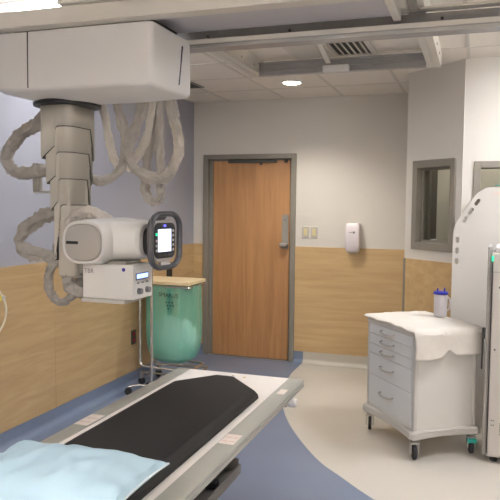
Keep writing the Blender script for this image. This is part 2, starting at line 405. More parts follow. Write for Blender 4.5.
# hose loop at far left
t = thing('hose_loop', 'thin white tubing loop with a yellow tag hanging against the left panelling', 'tubing', (-2.9, 3.4, .95))
pts = smooth_path([(0, -.22, .30), (.0, -.08, .25), (0, .07, .16), (0, .15, .06), (0, .165, -.02), (0, .12, -.11), (0, .0, -.19), (0, -.15, -.22), (0, -.26, -.1), (0, -.27, .1), (0, -.22, .30)], 6)
MB().tube(pts, .006, 8).build('tubing', 'tube_w', t)
box(-.01, .01, .06, .11, .065, .10).build('yellow_tag', 'yellow', t, bevel=.003)
box(-.009, .011, .112, .15, .07, .095).build('connector', 'cart_grey', t, bevel=.003)
MB().box(-.046, .006, -.235, -.205, .285, .315).build('wall_hook', 'frame', t, bevel=.004)

# ---------------------------------------------------------------- ceiling things
def troffer(x0, x1, y0, y1, label, lens='troffer'):
    t = thing('ceiling_light', label, 'ceiling light', ((x0+x1)/2, (y0+y1)/2, H), group='fluorescent ceiling troffers')
    w, d = (x1-x0)/2, (y1-y0)/2
    MB().box(-w, w, -d, -d+.03, -.012, 0).box(-w, w, d-.03, d, -.012, 0).box(-w, -w+.03, -d+.03, d-.03, -.012, 0).box(w-.03, w, -d+.03, d-.03, -.012, 0).build('frame', 'grid', t)
    q = MB(); q.loop_loft([[(x, y, z) for x, y in rrect(0, 0, 2*w-.06-k, 2*d-.06-k, .01)] for z, k in ((-.006, 0), (-.035, .01), (-.05, .06))], False, True)
    o = q.build('diffuser', lens, t)
    return t
troffer(-2.545, -1.935, 3.10, 4.30, 'bright rectangular ceiling light above the left end of the crane beam', 'troffer_a')
troffer(.505, 1.115, 3.70, 4.92, 'rectangular ceiling light added out of view right of the crane rails')  # panel added out of frame to raise the room's brightness
def added_strip(x, y, label):  # strips added out of view to brighten the room and ceiling
    t = thing('added_strip_light', label, 'ceiling light', (x, y, 2.42), group='strip lights added out of view on the near side of the room')
    MB().box(-.09, .09, -.75, .75, -.03, .03).build('housing', 'grid', t, bevel=.004)
    MB().box(-.08, .08, -.74, .74, -.036, -.031).build('lower_lens', 'added_strip_dn', t)
    MB().box(-.08, .08, -.74, .74, .031, .036).build('upper_lens', 'added_strip_up', t)
    for yy in (-.6, .6): MB().tube([(0, yy, .03), (0, yy, H-2.42)], .004, 6).build('suspension_wire', 'chrome', t)
added_strip(-1.5, -.6, 'strip light added out of view on the left, nearer the camera than the crane')
added_strip(1.1, -.6, 'strip light added out of view on the right, nearer the camera than the crane')
# recessed downlight
t = thing('downlight', 'round recessed downlight glowing in the ceiling near the back wall', 'ceiling light', (-1.62, 5.85, H))
MB().lathe([(.078, 0), (.105, 0), (.102, -.008), (.082, -.010), (.078, -.003), (.078, 0)], seg=32).build('trim_ring', 'white_pl', t)
MB().lathe([(0, -.002), (.078, -.002), (.07, -.014), (0, -.018)], seg=32).build('lens', 'lamp_disc', t)
def spot(x, y, e):
    ld = bpy.data.lights.new('downlight_lamp', 'SPOT'); ld.energy = e; ld.color = (1, .93, .82); ld.spot_size = math.radians(130); ld.spot_blend = .7
    ld.shadow_soft_size = .05; lo = bpy.data.objects.new('downlight_lamp', ld); C.objects.link(lo); lo.location = (x, y, H-.03)
spot(-1.62, 5.85, 60)
# supply air vent
t = thing('ceiling_vent', 'square slatted air vent in the ceiling between the crane rails', 'vent', (-1.02, 4.62, H-.004))
MB().box(-.29, .29, -.285, .285, -.003, .0).build('backing', 'seam', t)
MB().box(-.3, .3, -.295, -.255, -.012, 0).box(-.3, .3, .255, .295, -.012, 0).box(-.3, -.26, -.255, .255, -.012, 0).box(.26, .3, -.255, .255, -.012, 0).box(-.012, .012, -.255, .255, -.014, 0).build('frame', 'grid', t)
for k in range(12):
    x = -.235+k*.0427
    if abs(x) < .02: continue
    s_ = 1 if x > 0 else -1
    q = MB(); q.loop_loft([[(x-.014*s_, y, -.003), (x+.014*s_, y, -.022), (x+.016*s_, y, -.020), (x-.012*s_, y, -.001)] for y in (-.255, .255)])
    q.build('slat', 'grid', t)
t = thing('return_grille', 'small dark return grille in the ceiling right of the white crane housing', 'vent', (-2.62, 5.70, H-.004))
MB().box(-.15, .15, -.15, .15, -.008, 0).build('grille_face', 'column_d', t)
for k in range(9): box(-.13, .13, -.13+k*.029, -.115+k*.029, -.012, -.008).build('louver', 'seam', t)

# rails running into depth
def ceiling_rail(x0, x1, y1, label):
    t = thing('ceiling_rail', label, 'rail', ((x0+x1)/2, 2, H), group='longitudinal ceiling rails of the crane')
    o = (t.location.x, 2, H)
    MB().box(x0, x1, -1.2, y1, 2.735, H-.001).box(x0, x0+.012, -1.2, y1, 2.645, 2.735).box(x1-.012, x1, -1.2, y1, 2.645, 2.735).box(x0, x0+.04, -1.2, y1, 2.637, 2.647).box(x1-.035, x1, -1.2, y1, 2.637, 2.647).box(x0+.04, x1-.035, -1.2, y1, 2.641, 2.646).build('rail_profile', 'rail', t, off=o)
    box(x0+.012, x1-.012, y1-.012, y1-.002, 2.65, 2.735).build('end_cap', 'column_d', t, off=o)
    for k, yy in enumerate((4.45, 4.72)):
        MB().lathe([(0, 0), (.009, 0), (.009, .006), (0, .006)], seg=10, mat4=Matrix.Translation((x1-.0, yy, 2.68)) @ Matrix.Rotation(PI/2, 4, 'Y')).build('bolt', 'chrome', t, off=o)
ceiling_rail(-1.695, -1.60, 4.95, 'left beige ceiling rail running back from the white crane housing')
ceiling_rail(-.375, -.285, 4.99, 'right beige ceiling rail ending above the grey framed window')
# fixed cross channel at the far end
t = thing('cross_channel', 'grey steel channel across the far ends of the ceiling rails', 'rail', (-.98, 4.86, 2.72))
o = (-.98, 4.86, 2.72)
MB().box(-1.598, -.378, 4.845, 4.86, 2.615, 2.712).box(-1.598, -.378, 4.82, 4.845, 2.615, 2.62).box(-1.598, -.378, 4.815, 4.845, 2.705, 2.712).box(-1.598, -.378, 4.825, 4.845, 2.66, 2.666).build('channel', 'rail_in', t, off=o)
MB().box(-1.10, -.91, 4.79, 4.845, 2.612, 2.660).build('cable_box', 'white_pl', t, off=o, bevel=.006)
q = MB(); q.loop_loft([[(-1.075, 4.79, 2.67), (-1.04, 4.79, 2.67), (-1.04, 4.79, 2.675), (-1.075, 4.79, 2.675)], [(-1.03, 4.3, 2.70), (-.995, 4.3, 2.70), (-.995, 4.3, 2.705), (-1.03, 4.3, 2.705)]])
q.build('cover_strip', 'rail', t, off=o)

# bridge across the room (moves along the rails)
t = thing('crane_bridge', 'broad beige and grey bridge beam spanning the ceiling above the white housing', 'beam', (-.9, 3.25, 2.64)); o = (-.9, 3.25, 2.64)
MB().box(-2.93, .9, 2.93, 3.02, 2.553, 2.637).build('front_beam', 'rail', t, off=o, bevel=.006)
MB().box(-2.93, -.44, 3.03, 3.46, 2.600, 2.612).build('underside_plate', 'plate', t, off=o)
MB().box(-.44, -.40, 3.02, 3.50, 2.585, 2.632).build('end_plate', 'rail', t, off=o, bevel=.004)
rb = MB().box(-2.93, 2.2, 3.585, 3.60, 2.52, 2.636).box(-2.93, 2.2, 3.50, 3.585, 2.52, 2.53).box(-2.93, 2.2, 3.49, 3.50, 2.52, 2.562).box(-2.93, 2.2, 3.50, 3.53, 2.626, 2.636).build('rear_channel', 'rail_in', t, off=o, bevel=.002)
MB().box(-2.93, 2.2, 3.483, 3.49, 2.540, 2.566).build('channel_lip', 'rail', t, off=o, bevel=.003)
MB().box(-2.93, 2.2, 3.483, 3.49, 2.517, 2.534).build('lower_lip', 'alu', t, off=o, bevel=.002)
MB().box(-2.93, 2.2, 3.455, 3.50, 2.622, 2.634).build('upper_lip', 'rail', t, off=o, bevel=.002)
for x0, x1, m_ in ((-1.22, -1.14, 'dark'), (-1.12, -.95, 'white_pl'), (-.94, -.80, 'dark'), (-.78, -.74, 'white_pl'), (-.73, -.70, 'dark')):
    MB().box(x0, x1, 3.44, 3.455, 2.603, 2.628).build('cable_connector', m_, t, off=o, bevel=.003)
for x in (-1.45, -.98, -.2):
    MB().lathe([(0, 0), (.008, 0), (.008, .008), (0, .008)], seg=10, mat4=Matrix.Translation((x, 3.483, 2.575)) @ Matrix.Rotation(PI/2, 4, 'X')).build('bolt', 'seam', t, off=o)
MB().box(-2.03, -1.5, 2.90, 3.02, 2.637, 2.70).build('trolley_bracket', 'rail', t, off=o, bevel=.008)
for x in (-1.9, -1.76, -1.68):
    MB().lathe([(0, 0), (.007, 0), (.007, .004), (0, .004)], seg=10, mat4=Matrix.Translation((x, 2.90, 2.66)) @ Matrix.Rotation(PI/2, 4, 'X')).build('bolt', 'seam', t, off=o)
for x0, x1 in ((-1.69, -1.60), (-.375, -.285)):
    box(x0+.02, x1-.02, 3.1, 3.45, 2.612, 2.66).build('rail_runner', 'column_d', t, off=o, bevel=.004)

# ---------------------------------------------------------------- x-ray tube crane
cr = thing('x_ray_tube_crane', 'white ceiling mounted x-ray tube crane on a grey telescopic column above the table', 'x-ray machine', (-2.24, 3.29, 2.55)); o = (-2.24, 3.29, 2.55)
# housing: lofted, tapering to its underside
hx0, hx1, hy0, hy1 = -2.475, -1.548, 3.0, 3.475
loops = []
for z, gx, gy, r in ((2.548, .004, .004, .026), (2.544, 0, 0, .03), (2.40, -.004, -.002, .03), (2.262, -.004, -.002, .032), (2.251, -.001, .001, .034), (2.242, .006, .008, .036), (2.236, .016, .018, .04), (2.220, .08, .09, .05), (2.205, .15, .15, .05)):
    loops.append([(x, y, z) for x, y in rrect((hx0+hx1)/2, (hy0+hy1)/2, hx1-hx0-2*gx, hy1-hy0-2*gy, r)])
hs = MB().loop_loft(loops).build('carriage_housing', 'white_pl', cr, off=o)
oo = (0, 0, 0)
# join line of the two covers on the front, vertical slot on the side
MB().box(-2.280, -2.275, 2.9955, 3.002, 2.255, 2.545).build('cover_seam', 'seam', hs, off=o)
q = MB(); q.loop_loft([[(hx1-.002, 3.345, 2.50), (hx1+.0065, 3.345, 2.50), (hx1+.0065, 3.354, 2.50), (hx1-.002, 3.354, 2.50)], [(hx1-.002, 3.30, 2.285), (hx1+.0065, 3.30, 2.285), (hx1+.0065, 3.309, 2.285), (hx1-.002, 3.309, 2.285)]])
q.build('cover_slot', 'seam_b', hs, off=o)
MB().box(-2.40, -1.62, 3.05, 3.44, 2.548, 2.600).build('trolley_block', 'seam', cr, off=o)
cx, cy = -2.235, 3.295
MB().lathe([(0, 2.215), (.185, 2.215), (.19, 2.205), (.188, 2.193), (.17, 2.190), (0, 2.190)], cx, cy, 40).build('rotation_collar', 'dark', cr, off=o)
# telescopic sections, each with the stepped lower edge
def sect(x0, x1, y0, y1, ztop, zr, zl, xc, zd, name, m):
    """x0..x1,y0..y1 footprint with chamfered front right corner; lower edge at zr on the right, drops to zl left of xc"""
    ch_ = .045; per = []
    def seg(a, b_, n_):
        for k in range(n_): per.append((a[0]+(b_[0]-a[0])*k/n_, a[1]+(b_[1]-a[1])*k/n_))
    seg((x0, y0), (x1-ch_, y0), 22)
    for k in range(7):
        a = -PI/2 + PI/2*k/7; per.append((x1-ch_+ch_*math.cos(a), y0+ch_+ch_*math.sin(a)))
    seg((x1, y0+ch_), (x1, y1), 6); seg((x1, y1), (x0, y1), 8); seg((x0, y1), (x0, y0), 8)
    def zb(x, y):
        if y > y0+.001 and x < x1-.02 and x <= x0+.001: return zl
        if y > y1-.001: return zl
        if x >= xc+.02: return zr
        if x >= xc:                         # rounded shoulder
            t_ = (x-xc)/.02; return zr-(1-math.sqrt(max(0, 1-(1-t_)**2)))*.03
        if x > xc-.006: return zd
        return zd+(zl-zd)*min(1, (xc-.006-x)/max(.001, (xc-.006-x0)))
    bot = [(x, y, zb(x, y)) for x, y in per]
    mb = MB()
    top = [(x, y, ztop) for x, y in per]
    mb.loop_loft([bot, top], False, False)
    # dark shadow gap strip just under the edge
    ob = mb.build(name, m, cr, off=o); sd = ob.modifiers.new('wall', 'SOLIDIFY'); sd.thickness = .010; sd.offset = -1
    return ob
#      x0      x1      y0     y1     ztop  zr(right) zl(left) xc    zd
S = [(-2.328, -2.138, 3.170, 3.420, 2.20, 2.075, 1.898, -2.238, 1.965),
     (-2.302, -2.146, 3.178, 3.412, 2.19, 1.933, 1.758, -2.238, 1.800),
     (-2.280, -2.154, 3.186, 3.404, 2.19, 1.785, 1.610, -2.232, 1.655),
     (-2.262, -2.162, 3.194, 3.396, 2.19, 1.640, 1.330, -2.226, 1.50)]
for k, s_ in enumerate(S):
    sect(*s_, 'column_section', 'column')
    # dark strip standing for the shadow gap along the lower edge
    a = list(s_); g_ = .0035
    sect(a[0]+g_, a[1]-g_, a[2]+g_, a[3]-g_, a[4]-.012, a[5]-.0045, a[6]-.0045, a[7]-.002, a[8]-.0045, 'edge_shadow_strip', 'seam')
# carriage at the foot of the column
MB().box(-2.250, -2.17, 3.205, 3.385, 1.5, 1.75).build('inner_mast', 'column', cr, off=o, bevel=.01)
MB().box(-2.248, -2.115, 3.20, 3.39, 1.225, 1.56).build('lower_carriage', 'column', cr, off=o, bevel=.022, seg=3)
MB().box(-2.272, -2.248, 3.25, 3.33, 1.28, 1.56).build('carriage_spine', 'column_d', cr, off=o, bevel=.005)
q = MB(); q.loop_loft([[(-2.13, y, z) for y, z in rrect(3.30, 1.30, .17, .14, .03)], [(-1.98, y, z) for y, z in rrect(3.30, 1.335, .15, .06, .025)]]); q.build('swivel_bracket', 'column_d', cr, off=o)
MB().box(-2.375, -2.345, 3.33, 3.37, 1.30, 1.405).build('cable_clamp', 'column_d', cr, off=o, bevel=.004)
MB().box(-2.36, -2.25, 3.33, 3.37, 1.30, 1.32).build('clamp_arm', 'cart_grey', cr, off=o, bevel=.004)
MB().box(-2.545, -2.50, 3.38, 3.42, 1.715, 1.885).build('cable_clamp', 'column_d', cr, off=o, bevel=.005)
MB().box(-2.545, -2.32, 3.385, 3.40, 1.705, 1.72).build('clamp_arm', 'cart_grey', cr, off=o, bevel=.004)

# tube head: housing barrel along Y
def ring_y(y, cx_, cz_, w, h, p=2.7, seg=36):
    L_ = []
    for k in range(seg):
        a = 2*PI*k/seg; c_, s__ = math.cos(a), math.sin(a)
        L_.append((cx_+w/2*math.copysign(abs(c_)**(2/p), c_), y, cz_+h/2*math.copysign(abs(s__)**(2/p), s__)))
    return L_
hd = MB(); X0, Z0 = -1.95, 1.443
hd.loop_loft([ring_y(y, X0+dx, Z0, w, h) for y, w, h, dx in ((3.004, .225, .200, 0), (3.0, .238, .213, 0), (3.003, .250, .224, 0), (3.012, .256, .23, 0), (3.05, .262, .236, .002), (3.12, .27, .244, .005), (3.25, .285, .25, .01), (3.40, .28, .25, .01), (3.50, .262, .236, 0), (3.56, .22, .20, 0), (3.575, .17, .15, 0))])
head = hd.build('tube_housing', 'head_pl', cr, off=o)
cp = MB(); cp.loop_loft([ring_y(y, X0, Z0, w, h) for y, w, h in ((3.006, .222, .197), (2.999, .220, .195), (2.992, .208, .183), (2.990, .15, .13), (2.989, .05, .04))])
cp.build('end_cap', 'cap', head, off=o)
MB().box(-2.045, -1.972, 2.9865, 2.995, 1.434, 1.45).build('vent_slot', 'dark', head, off=o, bevel=.003)
# neck from barrel to control panel (along X)
def ring_x(x, cy_, cz_, w, h, p=3.2, seg=32):
    L_ = []
    for k in range(seg):
        a = 2*PI*k/seg; c_, s__ = math.cos(a), math.sin(a)
        L_.append((x, cy_+w/2*math.copysign(abs(c_)**(2/p), c_), cz_+h/2*math.copysign(abs(s__)**(2/p), s__)))
    return L_
nk = MB(); nk.loop_loft([ring_x(x, yc, zc, w, h) for x, yc, zc, w, h in ((-1.98, 3.28, 1.445, .44, .235), (-1.88, 3.275, 1.447, .42, .235), (-1.80, 3.27, 1.450, .39, .226), (-1.735, 3.27, 1.452, .36, .214), (-1.70, 3.27, 1.452, .34, .20), (-1.685, 3.27, 1.452, .30, .18))])
nk.build('housing_neck', 'head_pl', head, off=o)
MB().loop_loft([ring_x(x, 3.27, 1.445, .22, .16) for x in (-1.69, -1.64)]).build('panel_mount', 'dark', cr, off=o)
# control panel facing right (+X), slightly turned to the camera
Rp = Matrix.Translation((-1.612, 3.255, 1.451)) @ Matrix.Rotation(math.radians(-8), 4, 'Z') @ Matrix.Diagonal((1, 1, .86, 1))
def pan(name, mb, m, parent=cr, bev=0):
    bmesh.ops.transform(mb.bm, matrix=Rp, verts=mb.bm.verts)
    return mb.build(name, m, parent, off=o, bevel=bev)
def yzloop(x, w, h, r): return [(x, y, z) for y, z in rrect(0, 0, w, h, r)]
pb = pan('control_panel', MB().loop_loft([yzloop(-.035, .17, .20, .05), yzloop(-.02, .215, .255, .06), yzloop(.0, .225, .265, .065), yzloop(.008, .215, .255, .06)]), 'cap')
pan('panel_face', MB().loop_loft([yzloop(.004, .195, .222, .04), yzloop(.0115, .195, .222, .04)]), 'dark', pb)
q = MB(); q.box(.0115, .0135, -.066, .058, -.070, .072); pan('touch_screen', q, 'screen', pb)
for z in (-.06, -.03, .0, .03, .06):
    q = MB(); q.box(.0115, .0145, .070, .086, z-.008, z+.008); pan('key_button', q, 'cart_grey', pb, .002)
for z, m_ in ((-.06, 'cart_grey'), (-.03, 'cart_grey'), (.0, 'red_ink'), (.04, 'led_green')):
    q = MB(); q.box(.0115, .0145, -.088, -.074, z-.008, z+.008); pan('key_button', q, m_, pb, .002)
for y in (-.05, 0, .045):
    q = MB(); q.box(.0115, .0145, y-.012, y+.012, -.098, -.084); pan('key_button', q, 'seam', pb, .002)
q = MB(); q.box(.0115, .0145, -.012, .008, .086, .1); pan('status_light', q, 'led_blue', pb, .002)
# grip ring around the panel
ring = rrect(-.008, 0, .275, .334, .09, 8); ring = [(.02, y, z) for y, z in ring]; ring.append(ring[0])
q = MB(); pts = [Vector(p) for p in ring]
q2 = MB().tube(pts[:-1]+[pts[0]], .0175, 12, cap=False)
hr = pan('grip_ring', q2, 'handle')
for sy, z in ((-.06, .163), (-.02, -.163)):
    q = MB(); q.loop_loft([[(.0, sy-.03, z*.80), (.02, sy-.03, z*.80), (.02, sy+.05, z*.80), (0, sy+.05, z*.80)], [(.01, sy-.04, z*.97), (.03, sy-.04, z*.97), (.03, sy+.06, z*.97), (.01, sy+.06, z*.97)]]); pan('grip_bracket', q, 'cap' if z < 0 else 'handle', hr, .003)
# collimator
cl = MB().box(-2.008, -1.703, 3.085, 3.305, 1.140, 1.325).build('collimator', 'head_pl', cr, off=o, bevel=.006)
MB().box(-1.99, -1.75, 3.10, 3.27, 1.318, 1.345).build('collimator_collar', 'column_d', cl, off=o, bevel=.01)
MB().box(-2.005, -1.742, 3.065, 3.27, 1.120, 1.140).build('filter_rail', 'cart_grey', cl, off=o, bevel=.004)
MB().box(-1.7035, -1.7010, 3.125, 3.248, 1.250, 1.274).build('display', 'lcd', cl, off=o)
MB().box(-1.7032, -1.7015, 3.115, 3.255, 1.242, 1.280).build('display_bezel', 'ink_grey', cl, off=o)
for y in (3.145, 3.235):
    MB().lathe([(0, 0), (.017, 0), (.015, .022), (0, .022)], seg=18, mat4=Matrix.Translation((-1.703, y, 1.183)) @ Matrix.Rotation(PI/2, 4, 'Y')).build('control_knob', 'ink_grey', cl, off=o)
for y in (3.14, 3.19, 3.24):
    MB().box(-1.7035, -1.701, y-.012, y+.012, 1.222, 1.230).build('key_button', 'ink_grey', cl, off=o)
MB().box(-1.7035, -1.7010, 3.185, 3.195, 1.180, 1.190).build('key_button', 'seam', cl, off=o)
MB().lathe([(0, 0), (.010, 0), (.010, .002), (0, .002)], seg=16, mat4=Matrix.Translation((-1.758, 3.085, 1.300)) @ Matrix.Rotation(PI/2, 4, 'X')).build('round_symbol', 'blue_pl', cl, off=o)
text_on('TBR', .034, 'ink_grey', cl, (-1.998, 3.085, 1.276), (1, 0, 0), (0, 0, 1), off=o)
MB().lathe([(0, 1.105), (.06, 1.108), (.085, 1.12), (.085, 1.14), (0, 1.14)], -1.955, 3.2, 24).build('swivel_knob', 'sleeve', cl, off=o)
# fabric cable sleeves
def sleeve(pts, r, m='sleeve', flat=None, wr=.22, seed=0, n_=12):
    return MB().tube(smooth_path(pts, n_), r, 18, flat=flat, wr=wr*1.9, seed=seed).build('cable_sleeve', m, cr, off=o, sharp=70)
sleeve([(-2.35, 3.34, 2.19), (-2.413, 3.32, 2.15), (-2.48, 3.32, 2.095), (-2.583, 3.32, 2.045), (-2.664, 3.32, 1.965), (-2.685, 3.32, 1.902), (-2.655, 3.33, 1.848), (-2.572, 3.35, 1.827), (-2.50, 3.38, 1.838), (-2.41, 3.39, 1.835), (-2.33, 3.38, 1.83)], .034, seed=1)
sleeve([(-2.28, 3.32, 1.59), (-2.345, 3.3, 1.584), (-2.42, 3.3, 1.561), (-2.51, 3.3, 1.512), (-2.582, 3.3, 1.44), (-2.575, 3.3, 1.385), (-2.515, 3.3, 1.354), (-2.42, 3.32, 1.337), (-2.36, 3.33, 1.315), (-2.30, 3.33, 1.30)], .036, seed=2)
sleeve([(-2.31, 3.33, 1.325), (-2.365, 3.3, 1.255), (-2.38, 3.3, 1.17), (-2.36, 3.3, 1.10), (-2.303, 3.3, 1.066), (-2.235, 3.3, 1.105), (-2.18, 3.3, 1.171), (-2.15, 3.3, 1.23)], .03, flat=(.03, .022), seed=3, wr=.3)
sleeve([(-2.2, 3.24, 1.24), (-2.17, 3.2, 1.18), (-2.12, 3.2, 1.15), (-2.06, 3.22, 1.13), (-1.99, 3.24, 1.125)], .034, seed=33, wr=.25)
sleeve([(-2.006, 3.45, 2.23), (-1.967, 3.45, 2.097), (-1.948, 3.45, 1.982), (-1.975, 3.45, 1.870), (-2.045, 3.45, 1.800), (-2.12, 3.44, 1.780), (-2.18, 3.42, 1.81), (-2.20, 3.39, 1.893), (-2.19, 3.37, 1.95)], .027, seed=4)
sleeve([(-2.143, 3.5, 2.24), (-2.103, 3.5, 2.083), (-2.063, 3.5, 1.935), (-2.02, 3.49, 1.86)], .02, 'sleeve_l', flat=(.010, .024), seed=5)
sleeve([(-1.815, 3.42, 2.23), (-1.86, 3.42, 2.096), (-1.905, 3.42, 1.984), (-1.908, 3.42, 1.905), (-1.855, 3.42, 1.836), (-1.752, 3.42, 1.795), (-1.662, 3.42, 1.818), (-1.607, 3.42, 1.900), (-1.598, 3.42, 1.977), (-1.620, 3.42, 2.105), (-1.65, 3.42, 2.23)], .03, seed=6, wr=.2)
sleeve([(-1.799, 3.5, 2.24), (-1.838, 3.5, 2.047), (-1.897, 3.5, 1.933), (-1.97, 3.49, 1.846)], .02, 'sleeve_l', flat=(.010, .024), seed=7)
sleeve([(-1.831, 3.55, 2.24), (-1.838, 3.55, 2.052), (-1.864, 3.55, 1.877), (-1.866, 3.55, 1.73), (-1.835, 3.55, 1.668), (-1.79, 3.55, 1.668), (-1.773, 3.55, 1.73), (-1.782, 3.55, 1.964), (-1.785, 3.55, 2.24)], .024, seed=8, wr=.25)
sleeve([(-2.16, 3.215, 1.50), (-2.145, 3.20, 1.548), (-2.10, 3.2, 1.585), (-2.04, 3.21, 1.600), (-1.985, 3.24, 1.578), (-1.95, 3.28, 1.54)], .033, 'sleeve_l', seed=9, wr=.2)

# ---------------------------------------------------------------- x-ray table
tb = thing('x_ray_table', 'x-ray table with white top and grey side rails on the blue floor', 'x-ray table', (-1.32, 2.5, 0)); o = (-1.32, 2.5, 0)
TZ = .65; ty0, ty1 = 1.15, 3.665
MB().box(-1.628, -1.008, ty0, ty1, TZ-.03, TZ-.001).build('table_top', 'laminate', tb, off=o, bevel=.003)
for x0, x1, e0 in ((-1.716, -1.628, -1), (-1.008, -.920, 1)):
    xs = x1 if e0 > 0 else x0
    q = MB()
    prof = [(0, 0), (.078, 0), (.088, -.006), (.088, -.014), (.082, -.017), (.082, -.024), (.088, -.027), (.088, -.042), (.080, -.048), (0, -.048)]
    loops = []
    for y in (ty0, ty1): loops.append([((x0+d if e0 > 0 else x1-d), y, TZ+dz) for d, dz in prof])
    q.loop_loft(loops)
    o_r = q.build('side_rail', 'table_rail', tb, off=o, smooth=False)
MB().box(-1.60, -1.02, ty1-.02, ty1-.001, TZ-.06, TZ-.031).build('end_bar', 'table_rail', tb, off=o, bevel=.004)
def sticker(x0, x1, y0, y1):
    s_ = MB().box(x0, x1, y0, y1, TZ+.0002, TZ+.0012).build('warning_sticker', 'sticker', tb, off=o)
    for k in range(2):
        yy = y0+(y1-y0)*(k+.6)/2.6
        for xx in (x0+.008, (x0+x1)/2+.004):
            MB().box(xx, xx+.024, yy, yy+.012, TZ+.0012, TZ+.0016).build('printed_line', 'red_ink', s_, off=o)
sticker(-1.004, -.936, 2.54, 2.66)
sticker(-1.705, -1.636, 2.54, 2.69)
MB().box(-.985, -.945, 3.33, 3.42, TZ+.0002, TZ+.001).build('faint_marking', 'sticker', tb, off=o)
for x, y, m_, r in ((-1.255, 3.585, 'brass', .010), (-1.315, 3.57, 'ink_grey', .007), (-1.33, 3.60, 'ink_grey', .006), (-1.37, 3.585, 'ink_grey', .005)):
    MB().lathe([(0, TZ), (r, TZ), (r, TZ+.001), (0, TZ+.0012)], x, y, 14).build('top_marker', m_, tb, off=o)
MB().lathe([(0, 0), (.022, 0), (.026, .006), (.026, .036), (.022, .045), (0, .045)], seg=20, mat4=Matrix.Translation((-.955, 3.46, .572)) @ Matrix.Rotation(PI/2, 4, 'Y')).build('end_handle', 'white_pl', tb, off=o)
MB().box(-.985, -.95, 3.41, 3.51, .555, .604).build('handle_mount', 'cart_grey', tb, off=o, bevel=.005)
MB().box(-1.56, -1.08, 1.3, 2.95, .50, .60).build('float_frame', 'cart_grey', tb, off=o, bevel=.008)
MB().box(-1.55, -1.20, 1.55, 2.55, .06, .50).build('pedestal', 'cart_grey', tb, off=o, bevel=.02)
MB().box(-1.60, -1.15, 1.45, 2.65, .0, .06).build('base_plate', 'seam', tb, off=o, bevel=.01)
tr = MB().box(-1.30, -.985, 1.75, 2.78, .43, .44).box(-.995, -.985, 1.75, 2.78, .44, .475).box(-1.30, -.995, 2.77, 2.78, .44, .50).box(-1.30, -1.29, 1.75, 2.77, .44, .50).build('image_tray', 'cart_grey', tb, off=o, bevel=.002); tr.data.materials[0] = M['tray']
for y in (2.05, 2.30, 2.55):
    MB().box(-1.10, -1.02, y, y+.05, .44, .47).box(-1.13, -1.0, y+.018, y+.032, .44, .458).build('tray_clamp', 'dark', tr, off=o, bevel=.004)

# pad
PZ = .650
def pad_loop(g, z):
    P = [(-1.545, 1.30), (-1.042, 1.30), (-1.042, 3.20), (-1.245, 3.43), (-1.37, 3.43), (-1.545, 3.21)]
    cx_, cy_ = -1.285, 2.34; out = []
    n_ = len(P)
    for i in range(n_):
        a, b_, c_ = Vector(P[i-1]), Vector(P[i]), Vector(P[(i+1) % n_])
        d1 = (b_-a).normalized(); d2 = (c_-b_).normalized()
        n1 = Vector((-d1.y, d1.x)); n2 = Vector((-d2.y, d2.x)); bis = (n1+n2).normalized(); k = g/max(.3, bis.dot(n1))
        ctr = b_+bis*k; rr = .002
        p0 = ctr-d1*rr; p1 = ctr+d2*rr
        for t_ in (.5,): 
            q_ = p0*(1-t_)**2+ctr*2*t_*(1-t_)+p1*t_*t_; out.append((q_.x, q_.y, z))
    return out
q = MB(); q.loop_loft([pad_loop(g_, z) for g_, z in ((.004, PZ+.001), (0, PZ+.005), (.0, PZ+.012), (.004, PZ+.028), (.020, PZ+.046), (.032, PZ+.052), (.040, PZ+.053))])
pd = q.build('table_pad', 'vinyl'); tag(pd, 'long black vinyl pad with chamfered far corners lying on the x-ray table', 'mattress')

# pillow
def pillow():
    q = MB(); nu, nv = 56, 40; W, D, T = .60, .40, .150
    Rz = Matrix.Rotation(math.radians(2), 3, 'Z'); c0 = Vector((-1.258, 1.782, PZ+.103))
    grids = []
    for side in (1, -1):
        G = []
        for i in range(nu+1):
            row = []
            for j in range(nv+1):
                a, b_ = i/nu*2-1, j/nv*2-1
                pull = 1-.05*(b_*b_) ; pull2 = 1-.06*(a*a)
                x = a*W/2*(1-.055*(1-b_*b_)*abs(a)**3*1.0) ; y = b_*D/2*(1-.06*(1-a*a)*abs(b_)**3)
                e = max(0, (1-abs(a)**2.8))**.5*max(0, (1-abs(b_)**2.8))**.5
                h = T*.55*e*(1 if side > 0 else .55)
                wv = .014*noise.noise(Vector((x*6, y*7, 3)))*e + .012*noise.noise(Vector((x*18+5, y*12, 1)))*e**.5
                edge = (1-e)
                wv += .011*math.sin(a*16+3*noise.noise(Vector((x*5, y*5, 0))))*max(0, abs(b_)-.55)*e**.4*2
                wv += .010*math.sin(b_*11+1)*max(0, abs(a)-.6)*e**.4*2
                z = side*h + (wv if side > 0 else 0)
                # sag over the table pad
                p = Rz @ Vector((x, y, 0)); z += .018*max(0, a)**3
                row.append(c0+Vector((p.x, p.y, z)))
            G.append(row)
        grids.append(G)
    vt = [[q.bm.verts.new(p) for p in r_] for r_ in grids[0]]
    vb = [[(vt[i][j] if i in (0, nu) or j in (0, nv) else q.bm.verts.new(grids[1][i][j])) for j in range(nv+1)] for i in range(nu+1)]
    for i in range(nu):
        for j in range(nv):
            q.bm.faces.new((vt[i][j], vt[i+1][j], vt[i+1][j+1], vt[i][j+1])).smooth = True
            q.bm.faces.new((vb[i][j], vb[i][j+1], vb[i+1][j+1], vb[i+1][j])).smooth = True
    edge = [grids[0][i][0] for i in range(nu+1)]+[grids[0][nu][j] for j in range(1, nv+1)]+[grids[0][i][nv] for i in range(nu-1, -1, -1)]+[grids[0][0][j] for j in range(nv-1, -1, -1)]
    return q, edge
q, edge = pillow()
pw = thing('pillow', 'light blue pillow lying across the near end of the black pad', 'pillow', (-1.28, 1.74, PZ+.05)); o = tuple(pw.location)
q.build('pillow_body', 'pillow', pw, off=o)
